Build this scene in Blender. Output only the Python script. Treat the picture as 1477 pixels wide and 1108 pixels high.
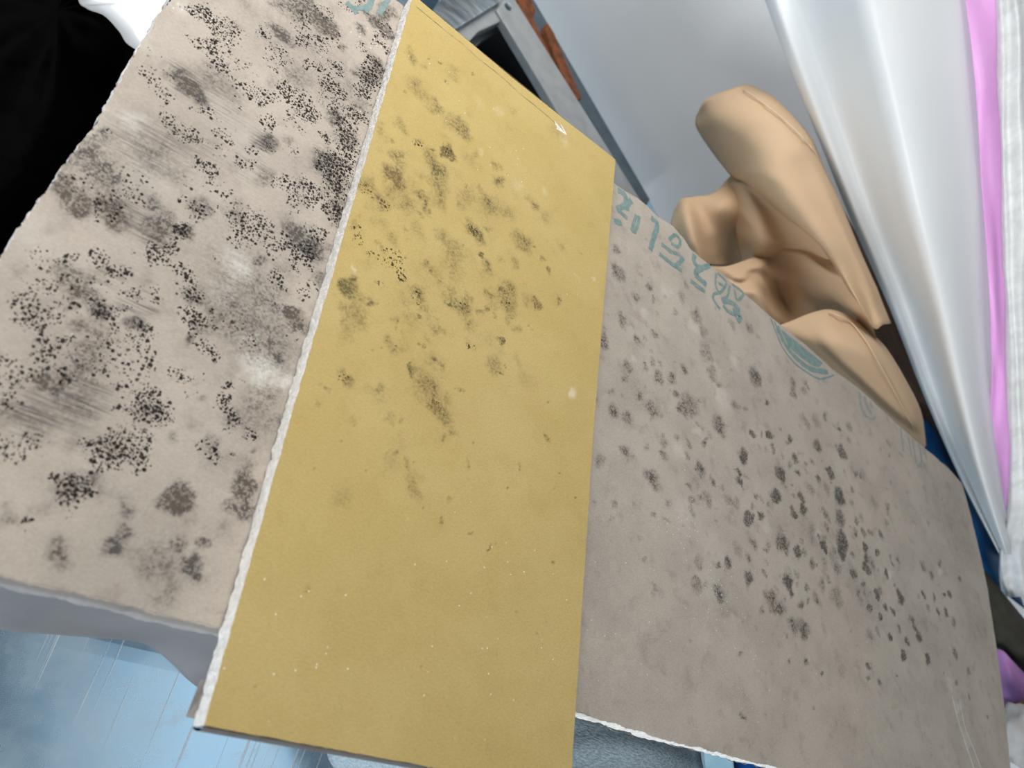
import bpy, bmesh, math, random
import numpy as np
from mathutils import Vector, Matrix

random.seed(7)
rng = np.random.default_rng(7)
for o in list(bpy.data.objects):
    bpy.data.objects.remove(o)
scene = bpy.context.scene
COL = scene.collection

# ------------------------------------------------------------------ camera
# world: X along the long side of the grey board, Y along its short side, Z up
IW, IH = 1477.0, 1108.0
PP = np.array([738.5, 554.0])
V1 = np.array([1015.0, -1390.0])      # vanishing point of +Y
V2 = np.array([2400.0, 1435.0])       # vanishing point of +X
FPX = math.sqrt(-float((V1 - PP) @ (V2 - PP)))
D1 = np.append(V1 - PP, FPX); D1 /= np.linalg.norm(D1)
D2 = np.append(V2 - PP, FPX); D2 /= np.linalg.norm(D2)
DN = np.cross(D1, D2)                 # straight down
H = 0.33                              # camera above the yellow board's face
ZY = 0.33                             # height of the yellow face
TB = 0.0125                           # board thickness
ZG = ZY - TB - 0.0004                 # height of the grey face
CZ = ZY + H
R3 = np.stack([D2, D1, -DN])          # image axes -> world axes
cam_d = bpy.data.cameras.new('camera')
cam = bpy.data.objects.new('camera', cam_d)
COL.objects.link(cam)
ex, ey, ez = R3[:, 0], R3[:, 1], R3[:, 2]
M = Matrix.Identity(4)
for i in range(3):
    M[i][0], M[i][1], M[i][2] = ex[i], -ey[i], -ez[i]
M[2][3] = CZ
cam.matrix_world = M
cam_d.sensor_fit = 'HORIZONTAL'
cam_d.sensor_width = 36.0
cam_d.lens = FPX / IW * 36.0
cam_d.clip_start = 0.01
cam_d.dof.use_dof = True
cam_d.dof.focus_distance = 0.50
cam_d.dof.aperture_fstop = 9.0
scene.camera = cam

# ------------------------------------------------------------------ light
WN = np.array([0.6082, 0.7938])       # horizontal normal of the back wall (away from camera)
WT = np.array([0.7938, -0.6082])      # along the wall
WD = 1.163                            # distance of the wall from the camera
world = bpy.data.worlds.new('world')
scene.world = world
world.use_nodes = True
bg = world.node_tree.nodes['Background']
bg.inputs[0].default_value = (0.82, 0.90, 1.0, 1)
bg.inputs[1].default_value = 0.04

def area(name, loc, target, sx, sy, power, col):
    l = bpy.data.lights.new(name, 'AREA')
    l.shape = 'RECTANGLE'; l.size = sx; l.size_y = sy
    l.energy = power; l.color = col
    o = bpy.data.objects.new(name, l)
    COL.objects.link(o)
    o.location = loc
    o.rotation_euler = (Vector(target) - Vector(loc)).to_track_quat('-Z', 'Y').to_euler()
    return o
area('window_light', (-0.32, 0.96, 1.02), (-0.48, 0.40, 0.3), 0.85, 0.85, 21.3, (1.0, 0.975, 0.95))
area('far_window_light', (-0.55, -1.55, 0.44), (0.75, 0.70, 0.24), 1.2, 0.7, 38, (0.96, 0.98, 1.0))
area('added_fill_light', (1.35, -1.20, 2.25), (0.40, 0.0, 0.0), 1.2, 0.9, 4.6, (0.82, 0.93, 1.0))  # added fill without a known source, placed to be mirrored in the steel

scene.view_settings.view_transform = 'Standard'
scene.view_settings.look = 'None'
scene.view_settings.gamma = 1.0
scene.view_settings.use_curve_mapping = False
scene.view_settings.exposure = 0.0

# ------------------------------------------------------------------ helpers
def ray(px, py):
    return R3 @ np.array([px - PP[0], py - PP[1], FPX])

def at_z(px, py, z):
    d = ray(px, py); t = (z - CZ) / d[2]
    return np.array([d[0] * t, d[1] * t, z])

def at_d(px, py, D):
    """point of the sight line at distance D from the camera, measured square to the back wall"""
    d = ray(px, py); t = D / (WN[0] * d[0] + WN[1] * d[1])
    return np.array([d[0] * t, d[1] * t, CZ + d[2] * t])

def mesh_obj(name, verts, faces, mat=None, parent=None, smooth=False):
    me = bpy.data.meshes.new(name)
    me.from_pydata([tuple(map(float, v)) for v in verts], [], faces)
    me.update()
    if smooth:
        me.polygons.foreach_set('use_smooth', [True] * len(me.polygons))
    o = bpy.data.objects.new(name, me)
    COL.objects.link(o)
    if mat: me.materials.append(mat)
    if parent: o.parent = parent
    return o

def tag(o, label=None, cat=None, group=None, kind=None):
    if label: o['label'] = label
    if cat: o['category'] = cat
    if group: o['group'] = group
    if kind: o['kind'] = kind
    return o

def thing(name, label, cat, group=None):
    o = bpy.data.objects.new(name, None)
    o.empty_display_size = 0.02
    COL.objects.link(o)
    return tag(o, label, cat, group)

def vnoise(x, y, seed=0):
    """smooth value noise, numpy arrays, about -1..1"""
    r = np.random.default_rng(seed)
    T = r.random((64, 64)) * 2 - 1
    xi = np.floor(x).astype(int); yi = np.floor(y).astype(int)
    fx = x - xi; fy = y - yi
    fx = fx * fx * (3 - 2 * fx); fy = fy * fy * (3 - 2 * fy)
    g = lambda a, b: T[a % 64, b % 64]
    return ((g(xi, yi) * (1 - fx) + g(xi + 1, yi) * fx) * (1 - fy)
            + (g(xi, yi + 1) * (1 - fx) + g(xi + 1, yi + 1) * fx) * fy)

def fbm(x, y, seed=0, octv=3):
    s = 0; a = 1; t = 0
    for k in range(octv):
        s = s + a * vnoise(x * 2 ** k, y * 2 ** k, seed + k); t += a; a *= 0.55
    return s / t

def catmull(P, n):
    """resample the rows of P (k, ...) with a Catmull-Rom spline, n steps per span"""
    P = np.asarray(P, float)
    Q = np.concatenate([[2 * P[0] - P[1]], P, [2 * P[-1] - P[-2]]])
    out = []
    for i in range(len(P) - 1):
        a, b, c, d = Q[i], Q[i + 1], Q[i + 2], Q[i + 3]
        for k in range(n):
            t = k / n
            out.append(0.5 * ((2 * b) + (c - a) * t + (2 * a - 5 * b + 4 * c - d) * t * t + (3 * b - a - 3 * c + d) * t ** 3))
    out.append(P[-1])
    return np.array(out)

def grid_faces(nr, nc):
    return [(i * nc + j, i * nc + j + 1, (i + 1) * nc + j + 1, (i + 1) * nc + j)
            for i in range(nr - 1) for j in range(nc - 1)]

def patch(name, rows, mat, parent=None, n=8, thick=0.0006, mode='d', wob=0.0, freq=18.0, seed=1, ridge=0.0):
    """a bent sheet through a grid of (px, py, distance or height) control points"""
    f = at_d if mode == 'd' else at_z
    P = np.array([[f(*q) for q in r] for r in rows])
    P = catmull(P, n)
    P = catmull(P.transpose(1, 0, 2), n).transpose(1, 0, 2)
    nr, nc = P.shape[:2]
    if wob:
        u, v = np.meshgrid(np.linspace(0, 1, nc), np.linspace(0, 1, nr))
        L = max(np.linalg.norm(P[0, 0] - P[-1, 0]), 0.05); W = max(np.linalg.norm(P[0, 0] - P[0, -1]), 0.05)
        k = fbm(u * W * freq + 3.3, v * L * freq + 1.7, seed)
        if ridge: k = k + ridge * (0.6 - 2.2 * np.abs(fbm(u * W * freq * .8 + v * L * 6 + 7.1, v * L * freq * .8 - u * W * 9 + 2.2, seed + 20, 2)))
        P[..., 0] -= WN[0] * k * wob; P[..., 1] -= WN[1] * k * wob; P[..., 2] += 0.6 * k * wob
    o = mesh_obj(name, P.reshape(-1, 3), grid_faces(nr, nc), mat, parent, smooth=True)
    if thick:
        m = o.modifiers.new('thickness', 'SOLIDIFY'); m.thickness = thick; m.offset = 0
    return o

def ribbon_verts(pts, w, z, seed=0):
    """flat stroke on the plane z through world points; returns verts, faces"""
    pts = np.array(pts)
    if len(pts) > 2:
        pts = catmull(pts, 5)
    else:
        pts = np.array([pts[0] + (pts[1] - pts[0]) * t for t in np.linspace(0, 1, 5)])
    v = []; n = len(pts)
    for i, p in enumerate(pts):
        a = pts[max(i - 1, 0)]; b = pts[min(i + 1, n - 1)]
        d = (b - a)[:2]; d = d / (np.linalg.norm(d) + 1e-9)
        nn = np.array([-d[1], d[0]])
        ww = w * (1 + 0.14 * math.sin(i * 2.1 + seed)) * 0.5
        v.append((p[0] + nn[0] * ww, p[1] + nn[1] * ww, z))
        v.append((p[0] - nn[0] * ww, p[1] - nn[1] * ww, z))
    f = [(2 * i, 2 * i + 1, 2 * i + 3, 2 * i + 2) for i in range(n - 1)]
    return v, f

# ------------------------------------------------------------------ materials
class NT:
    def __init__(s, name):
        s.m = bpy.data.materials.new(name); s.m.use_nodes = True
        s.t = s.m.node_tree; s.n = s.t.nodes; s.l = s.t.links
        s.b = s.n['Principled BSDF']
    def new(s, typ, **kw):
        x = s.n.new(typ)
        for k, v in kw.items(): setattr(x, k, v)
        return x
    def put(s, sock, v):
        if isinstance(v, bpy.types.NodeSocket): s.l.new(v, sock)
        elif v is not None: sock.default_value = v
    def coord(s, out='Object', scale=None, rot=None):
        c = s.new('ShaderNodeTexCoord').outputs[out]
        if scale is None and rot is None: return c
        mp = s.new('ShaderNodeMapping'); s.l.new(c, mp.inputs[0])
        if scale is not None: mp.inputs['Scale'].default_value = scale
        if rot is not None: mp.inputs['Rotation'].default_value = rot
        return mp.outputs[0]
    def noise(s, vec, scale, detail=4, rough=0.55, dist=0.0):
        x = s.new('ShaderNodeTexNoise'); s.l.new(vec, x.inputs['Vector'])
        x.inputs['Scale'].default_value = scale; x.inputs['Detail'].default_value = detail
        x.inputs['Roughness'].default_value = rough; x.inputs['Distortion'].default_value = dist
        return x.outputs['Fac']
    def math(s, op, a, b=None, clamp=False):
        x = s.new('ShaderNodeMath', operation=op, use_clamp=clamp)
        s.put(x.inputs[0], a); s.put(x.inputs[1], b)
        return x.outputs[0]
    def ramp(s, v, lo, hi, a=0.0, b=1.0):
        x = s.new('ShaderNodeMapRange', interpolation_type='SMOOTHSTEP')
        s.put(x.inputs['Value'], v); s.put(x.inputs['From Min'], lo); s.put(x.inputs['From Max'], hi)
        s.put(x.inputs['To Min'], a); s.put(x.inputs['To Max'], b)
        return x.outputs[0]
    def mix(s, f, a, b, typ='MIX'):
        x = s.new('ShaderNodeMix', data_type='RGBA', blend_type=typ)
        s.put(x.inputs[0], f)
        s.put(x.inputs[6], (*a, 1) if isinstance(a, tuple) and len(a) == 3 else a)
        s.put(x.inputs[7], (*b, 1) if isinstance(b, tuple) and len(b) == 3 else b)
        return x.outputs[2]
    def attr(s, name):
        return s.new('ShaderNodeAttribute', attribute_name=name).outputs['Fac']
    def bump(s, h, strength=0.3, dist=0.001):
        x = s.new('ShaderNodeBump'); s.put(x.inputs['Height'], h)
        x.inputs['Strength'].default_value = strength; x.inputs['Distance'].default_value = dist
        s.l.new(x.outputs[0], s.b.inputs['Normal'])
    def voro(s, vec, scale, rand=1.0, dim='2D'):
        x = s.new('ShaderNodeTexVoronoi', voronoi_dimensions=dim)
        s.l.new(vec, x.inputs['Vector']); x.inputs['Scale'].default_value = scale
        x.inputs['Randomness'].default_value = rand
        sep = s.new('ShaderNodeSeparateColor'); s.l.new(x.outputs['Color'], sep.inputs[0])
        return x.outputs['Distance'], sep.outputs[0], sep.outputs[1]
    def done(s, col=None, rough=None, metal=None, spec=None):
        s.put(s.b.inputs['Base Color'], (*col, 1) if isinstance(col, tuple) and len(col) == 3 else col)
        s.put(s.b.inputs['Roughness'], rough)
        s.put(s.b.inputs['Metallic'], metal)
        s.put(s.b.inputs['Specular IOR Level'], spec)
        return s.m

def mat_plain(name, a, b, scale=40, rough=0.7, metal=0.0, spec=0.4, bump=0.0, bscale=300, stretch=None):
    t = NT(name); c = t.coord('Object', stretch)
    col = t.mix(t.ramp(t.noise(c, scale), 0.3, 0.7), a, b)
    if bump: t.bump(t.noise(c, bscale, 3), bump, 0.001)
    return t.done(col, rough, metal, spec)

def mat_board(name, base_a, base_b, stain_col, stain_col2, dot_col, pale_col, fleck_col, fleck=0.5, var=0.6):
    """board facing paper: fibre grain, soft mould stains, speckled colonies, rubbed pale patches"""
    t = NT(name); c = t.coord('Object')
    col = t.mix(t.ramp(t.noise(c, 22, 5, 0.6), 0.35, 0.65), base_a, base_b)
    col = t.mix(t.ramp(t.noise(c, 75, 4, 0.6), 0.52, 0.75, 0.0, var), col, t.mix(1.0, col, (0.72, 0.70, 0.70), 'MULTIPLY'))
    fib = t.noise(t.coord('Object', (420, 1500, 400), (0, 0, 0.5)), 1.0, 3)
    col = t.mix(t.ramp(fib, 0.2, 0.85, 0.0, 0.35), col, t.mix(1.0, col, (0.62, 0.60, 0.56), 'MULTIPLY'))
    grain = t.noise(c, 900, 2, 0.6)
    col = t.mix(t.ramp(grain, 0.3, 0.75, 0.0, 0.22), col, t.mix(1.0, col, (0.55, 0.52, 0.48), 'MULTIPLY'))
    pale = t.attr('pale')
    col = t.mix(t.math('MULTIPLY', pale, t.ramp(t.noise(c, 260, 4), 0.25, 0.6, 0.45, 1.0)), col, pale_col)
    # soft stains, broken up by a fine stipple
    st = t.attr('stain')
    stip = t.noise(c, 620, 3, 0.7)
    brk = t.noise(c, 150, 4, 0.6)
    f = t.math('MULTIPLY', st, t.ramp(stip, 0.33, 0.62, 1.55, 0.45))
    f = t.math('MULTIPLY', f, t.ramp(brk, 0.3, 0.7, 0.72, 1.2))
    f = t.math('MINIMUM', t.math('MULTIPLY', f, 1.18), 0.93)
    sc = t.mix(t.ramp(t.noise(c, 35, 2), 0.4, 0.6), stain_col, stain_col2)
    col = t.mix(f, col, sc)
    # streaky wiped smears
    sm = t.attr('smear')
    strk = t.noise(t.coord('Object', (55, 900, 1), (0, 0, 0.15)), 1.0, 4, 0.6)
    col = t.mix(t.math('MULTIPLY', sm, t.ramp(strk, 0.4, 0.68)), col, stain_col)
    # speckles: round spots of two sizes
    dn = t.attr('dots')
    dn = t.math('MULTIPLY', dn, 1.05)
    for sc_, r0, off in ((370, 0.28, 0.0), (540, 0.28, 3.1), (850, 0.29, 5.3)):
        mp = t.new('ShaderNodeMapping'); t.l.new(c, mp.inputs[0]); mp.inputs['Location'].default_value = (off, off * 2, 0)
        wob = t.new('ShaderNodeTexNoise'); t.l.new(c, wob.inputs['Vector']); wob.inputs['Scale'].default_value = 700
        vm = t.new('ShaderNodeVectorMath', operation='MULTIPLY_ADD')
        t.l.new(wob.outputs['Color'], vm.inputs[0]); vm.inputs[1].default_value = (0.0010, 0.0010, 0)
        t.l.new(mp.outputs[0], vm.inputs[2])
        d, ra, rb = t.voro(vm.outputs[0], sc_)
        keep = t.ramp(t.math('SUBTRACT', dn, ra), 0.0, 0.12)
        rad = t.math('MULTIPLY_ADD', rb, 0.16); rad.node.inputs[2].default_value = r0 - 0.06
        k = t.math('MULTIPLY', keep, t.ramp(t.math('SUBTRACT', rad, d), -0.05, 0.06))
        col = t.mix(t.math('MULTIPLY', k, 0.95), col, dot_col)
    # little pale flecks of gypsum dust
    d, ra, rb = t.voro(c, 330)
    fk = t.math('MULTIPLY', t.ramp(t.math('SUBTRACT', t.attr('fleck'), ra), 0.0, 0.02), t.ramp(d, 0.10, 0.18, 1.0, 0.0))
    col = t.mix(t.math('MULTIPLY', fk, fleck), col, fleck_col)
    t.bump(t.math('ADD', t.math('MULTIPLY', fib, 0.4), t.math('ADD', t.math('MULTIPLY', grain, 0.6), fk)), 0.35, 0.0006)
    return t.done(col, 0.85, 0, 0.08)

M_grey = mat_board('grey_mouldy_paper', (0.54, 0.485, 0.42), (0.47, 0.42, 0.365), (0.072, 0.071, 0.066), (0.095, 0.078, 0.064),
                   (0.016, 0.013, 0.011), (0.70, 0.68, 0.62), (0.85, 0.84, 0.82), 0.8)
M_yellow = mat_board('yellow_paper', (0.605, 0.47, 0.195), (0.57, 0.435, 0.17), (0.13, 0.11, 0.050), (0.17, 0.12, 0.055),
                     (0.05, 0.04, 0.015), (0.72, 0.62, 0.42), (0.92, 0.86, 0.66), 0.85, 0.2)

t = NT('gypsum'); c = t.coord()
d, ra, rb = t.voro(c, 380, dim='3D')
pit = t.math('MULTIPLY', t.ramp(d, 0.12, 0.26, 1, 0), t.ramp(ra, 0.72, 0.76))
col = t.mix(t.ramp(t.noise(c, 300, 4), 0.3, 0.7), (0.86, 0.85, 0.82), (0.72, 0.71, 0.68))
col = t.mix(t.math('MULTIPLY', pit, 0.65), col, (0.25, 0.22, 0.18))
t.bump(t.noise(c, 700, 4), 0.8, 0.0015)
M_gyps = t.done(col, 0.9, 0, 0.2)
M_back = mat_plain('back_paper', (0.30, 0.28, 0.26), (0.22, 0.2, 0.185), 80, 0.85, bump=0.3)
M_rim = mat_plain('rim_paper', (0.50, 0.40, 0.22), (0.42, 0.34, 0.2), 80, 0.85)
M_teal = mat_plain('teal_ink', (0.155, 0.245, 0.24), (0.235, 0.32, 0.305), 260, 0.75, spec=0.25)
M_teal2 = mat_plain('faded_teal_ink', (0.27, 0.31, 0.295), (0.31, 0.335, 0.31), 260, 0.75, spec=0.25)
M_score = mat_plain('scored_line', (0.22, 0.17, 0.08), (0.5, 0.4, 0.2), 160, 0.9)
M_chalk = mat_plain('white_smudge', (0.86, 0.84, 0.8), (0.75, 0.72, 0.66), 300, 0.9)

# ------------------------------------------------------------------ setting
t = NT('scratched_steel'); c = t.coord()
blot = t.noise(c, 9, 5, 0.6)
col = t.mix(t.ramp(blot, 0.35, 0.65), (0.40, 0.60, 0.77), (0.60, 0.78, 0.90))
s1 = t.noise(t.coord('Object', (330, 4.0, 1), (0, 0, -0.05)), 1.0, 2, 0.5)
s2 = t.noise(t.coord('Object', (3.0, 120, 1), (0, 0, 0.1)), 1.0, 2, 0.6)
scr = t.math('MULTIPLY', t.ramp(s1, 0.60, 0.70), t.ramp(t.noise(c, 16, 2), 0.38, 0.6))
scr = t.math('MAXIMUM', scr, t.math('MULTIPLY', t.ramp(s2, 0.73, 0.77), 0.5))
spot = t.ramp(t.noise(c, 45, 5, 0.7), 0.52, 0.8)
mk = t.math('MAXIMUM', scr, t.math('MULTIPLY', spot, 0.4))
col = t.mix(t.math('MULTIPLY', mk, 0.85), col, (0.95, 0.98, 0.99))
rough = t.math('ADD', t.ramp(blot, 0.3, 0.7, 0.20, 0.34), t.math('MULTIPLY', mk, 0.25))
t.bump(t.math('ADD', t.noise(c, 6, 2), t.math('MULTIPLY', scr, 0.03)), 0.10, 0.02)
M_steel = t.done(col, rough, 0.75, 0.5)
M_wall = mat_plain('white_wall_paint', (0.85, 0.865, 0.87), (0.82, 0.835, 0.845), 5, 0.85, bump=0.06, bscale=180)

def box_between(name, pts2, z0, z1, mat, parent=None, kind=None, bevel=0.0):
    n = len(pts2)
    v = [(x, y, z0) for x, y in pts2] + [(x, y, z1) for x, y in pts2]
    f = [tuple(range(n))[::-1], tuple(range(n, 2 * n))] + [(i, (i + 1) % n, n + (i + 1) % n, n + i) for i in range(n)]
    o = mesh_obj(name, v, f, mat, parent)
    if bevel:
        m = o.modifiers.new('bevel', 'BEVEL'); m.width = bevel; m.segments = 2
    if kind: o['kind'] = kind
    return o

def floor_z(y):
    if y > 0.125: return 0.0
    if y > 0.075: return -3.1 * (0.125 - y) ** 2
    return -0.00775 - 0.31 * (0.075 - y)
prof = [(y, floor_z(y)) for y in (2.4, 1.2, 0.5, 0.2, 0.125, 0.115, 0.105, 0.095, 0.085, 0.075, 0.05, 0.0, -0.3, -0.8, -1.6)]
V = [(x, y, z - dz) for dz in (0.0, 0.03) for x in (-2.2, 2.6) for y, z in prof]
n = len(prof)
F = [(i, n + i, n + i + 1, i + 1) for i in range(n - 1)] + [(2 * n + i + 1, 3 * n + i + 1, 3 * n + i, 2 * n + i) for i in range(n - 1)]
F += [(i + 1, 2 * n + i + 1, 2 * n + i, i) for i in range(n - 1)] + [(n + i, 3 * n + i, 3 * n + i + 1, n + i + 1) for i in range(n - 1)]
F += [(0, 2 * n, 3 * n, n), (2 * n - 1, 4 * n - 1, 3 * n - 1, n - 1)]
floor = mesh_obj('floor', V, F, M_steel)
floor['kind'] = 'structure'
tag(floor, 'scratched bluish steel floor sheet, bent down in front of the boards')
w0 = WN * WD - WT * 0.42; w1 = WN * WD + WT * 2.6
wall = box_between('wall_back', [tuple(w0), tuple(w1), tuple(w1 + WN * 0.06), tuple(w0 + WN * 0.06)], 0.0, 2.3, M_wall, kind='structure')
tag(wall, 'plain white painted wall behind the boards')

# ------------------------------------------------------------------ boards
def edge_curve(pts):
    pts = np.array(pts)
    s = np.r_[0, np.cumsum(np.linalg.norm(np.diff(pts, axis=0), axis=1))]; s /= s[-1]
    return lambda u: np.stack([np.interp(u, s, pts[:, k]) for k in range(2)], -1)

def gpt(px, py, z=ZG): return at_z(px, py, z)[:2]

def coons(near, far, left, right, nu, nv, jit, seed):
    """plane patch between four edge curves (near/far run +X, left/right run +Y), ragged rim"""
    u = np.linspace(0, 1, nu); v = np.linspace(0, 1, nv)
    N, F_, L, R_ = near(u), far(u), left(v), right(v)
    U, V = np.meshgrid(u, v)
    P = ((1 - V)[..., None] * N[None] + V[..., None] * F_[None] + (1 - U)[..., None] * L[:, None] + U[..., None] * R_[:, None]
         - ((1 - U) * (1 - V))[..., None] * N[0] - (U * (1 - V))[..., None] * N[-1]
         - ((1 - U) * V)[..., None] * F_[0] - (U * V)[..., None] * F_[-1])
    r = np.random.default_rng(seed)
    ed = {'n': (0, slice(None), np.array([0, 1.])), 'f': (-1, slice(None), np.array([0, -1.])),
          'l': (slice(None), 0, np.array([1., 0])), 'r': (slice(None), -1, np.array([-1., 0]))}
    for k, (a, b, d) in ed.items():
        m = P[a, b].shape[0]; s = np.arange(m)
        j = jit[k] * (0.55 * (vnoise(s * 0.21, s * 0 + .5, seed + ord(k)) + 0.4) + 0.45 * r.random(m) + 0.0)
        P[a, b] += d * np.clip(j, -0.2 * jit[k], None)[:, None]
    return P, U, V

def local_scale(px, py, z):
    """pixels per metre on the plane z, along the direction that is not foreshortened"""
    q = at_z(px, py, z); d = q[:2] / np.linalg.norm(q[:2]); tdir = np.array([-d[1], d[0], 0])
    return FPX / (ez @ (q - np.array([0, 0, CZ])))

def paint(P, blobs, z, seed, warp=0.0035):
    """mould density on the board's own surface from a list of round colonies"""
    X, Y = P[..., 0], P[..., 1]
    wx = X + warp * fbm(X * 150, Y * 150, seed, 3); wy = Y + warp * fbm(X * 150 + 9, Y * 150 + 4, seed + 5, 3)
    out = np.zeros_like(X)
    for b in blobs:
        px, py, r, s = b[:4]; soft = b[4] if len(b) > 4 else 0.5
        q = at_z(px, py, z); rr = r / local_scale(px, py, z)
        k = np.clip((1.18 - np.hypot(wx - q[0], wy - q[1]) / rr) / (2 * soft * 0.75 + 0.05), 0, 1)
        k = k * k * (3 - 2 * k)
        out = 1 - (1 - out) * (1 - s * k)
    return out

def face_sheet(name, P, z, thick, mat, parent, attrs):
    nv, nu = P.shape[:2]
    V = np.concatenate([P.reshape(-1, 2), np.full((nv * nu, 1), z)], 1)
    F = grid_faces(nv, nu)
    loop = [(0, j) for j in range(nu)] + [(i, nu - 1) for i in range(1, nv)] + [(nv - 1, j) for j in range(nu - 2, -1, -1)] + [(i, 0) for i in range(nv - 2, 0, -1)]
    idx = [i * nu + j for i, j in loop]
    base = len(V)
    low = V[idx].copy(); low[:, 2] = z - thick
    V = np.concatenate([V, low]); n = len(idx)
    F += [(idx[k], base + k, base + (k + 1) % n, idx[(k + 1) % n]) for k in range(n)]
    o = mesh_obj(name, V, F, mat, parent)
    for an, A in attrs.items():
        a = o.data.attributes.new(an, 'FLOAT', 'POINT')
        a.data.foreach_set('value', np.concatenate([A.reshape(-1), A.reshape(-1)[idx]]).astype(np.float32))
    return o, P.reshape(-1, 2)[idx]

def slab(name, loop, z0, z1, mat, parent, rough, seed, out=0.0, levels=5):
    """gypsum core: the outline pushed out a little, with crumbly sides"""
    loop = np.array(loop); n = len(loop)
    d = np.roll(loop, -1, 0) - np.roll(loop, 1, 0); d /= np.linalg.norm(d, axis=1)[:, None] + 1e-9
    nn = np.stack([d[:, 1], -d[:, 0]], 1)
    s = np.arange(n)
    V = []
    for k in range(levels):
        j = out + rough * (fbm(s * 0.37, s * 0 + k * 0.9, seed, 2))
        if k in (0, levels - 1): j = j - rough * 0.4
        V.append(np.concatenate([loop + nn * j[:, None], np.full((n, 1), z0 + (z1 - z0) * k / (levels - 1))], 1))
    F = [(k * n + i, k * n + (i + 1) % n, (k + 1) * n + (i + 1) % n, (k + 1) * n + i) for k in range(levels - 1) for i in range(n)]
    F += [tuple(range(n))[::-1], tuple(range((levels - 1) * n, levels * n))]
    return mesh_obj(name, np.concatenate(V), F, mat, parent)

# --- large grey board
near = edge_curve([gpt(-60, 821), gpt(0, 835), gpt(160, 872), gpt(310, 908), gpt(560, 964), gpt(829, 1027), gpt(945, 1064), gpt(1120, 1108), gpt(1468, 1195)])
farp = [gpt(*q) for q in ((585, 10), (885, 264), (918, 284), (936, 298), (947, 311), (969, 324), (985, 341), (995, 357), (1010, 371), (1023, 381), (1049, 401), (1075, 424), (1095, 441), (1111, 456), (1127, 469), (1145, 483), (1160, 496), (1175, 508),
                            (1188, 520), (1199, 531), (1221, 546), (1240, 561), (1264, 583), (1280, 598), (1298, 615), (1328, 641), (1344, 654), (1368, 675), (1388, 697))]
nl = gpt(-60, 821)
tl = np.array([gpt(238, 0)[0] + 0.004, farp[0][1] + 0.006])
far = edge_curve([tl] + farp)
# the left rim runs out of the picture; carry it on straight to the near rim
l0 = gpt(238, 0); l1 = gpt(0, 365)
nl = l1 + (l1 - l0) / (l1[1] - l0[1]) * (gpt(0, 835)[1] - l1[1])
near = edge_curve([nl, gpt(0, 835), gpt(160, 872), gpt(310, 908), gpt(560, 964), gpt(829, 1027), gpt(945, 1064), gpt(1120, 1108), gpt(1468, 1195)])
left = edge_curve([nl, l1, gpt(70, 265), gpt(150, 150), gpt(197, 68), l0, tl])
right = edge_curve([gpt(1468, 1195), gpt(1458, 1108), gpt(1448, 1010), gpt(1437, 930), gpt(1425, 850), gpt(1413, 795), gpt(1401, 745), gpt(1388, 697)])
PG, UG, VG = coons(near, far, left, right, 560, 260, dict(n=0.0012, f=0.0016, l=0.0022, r=0.0012), 3)

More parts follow.
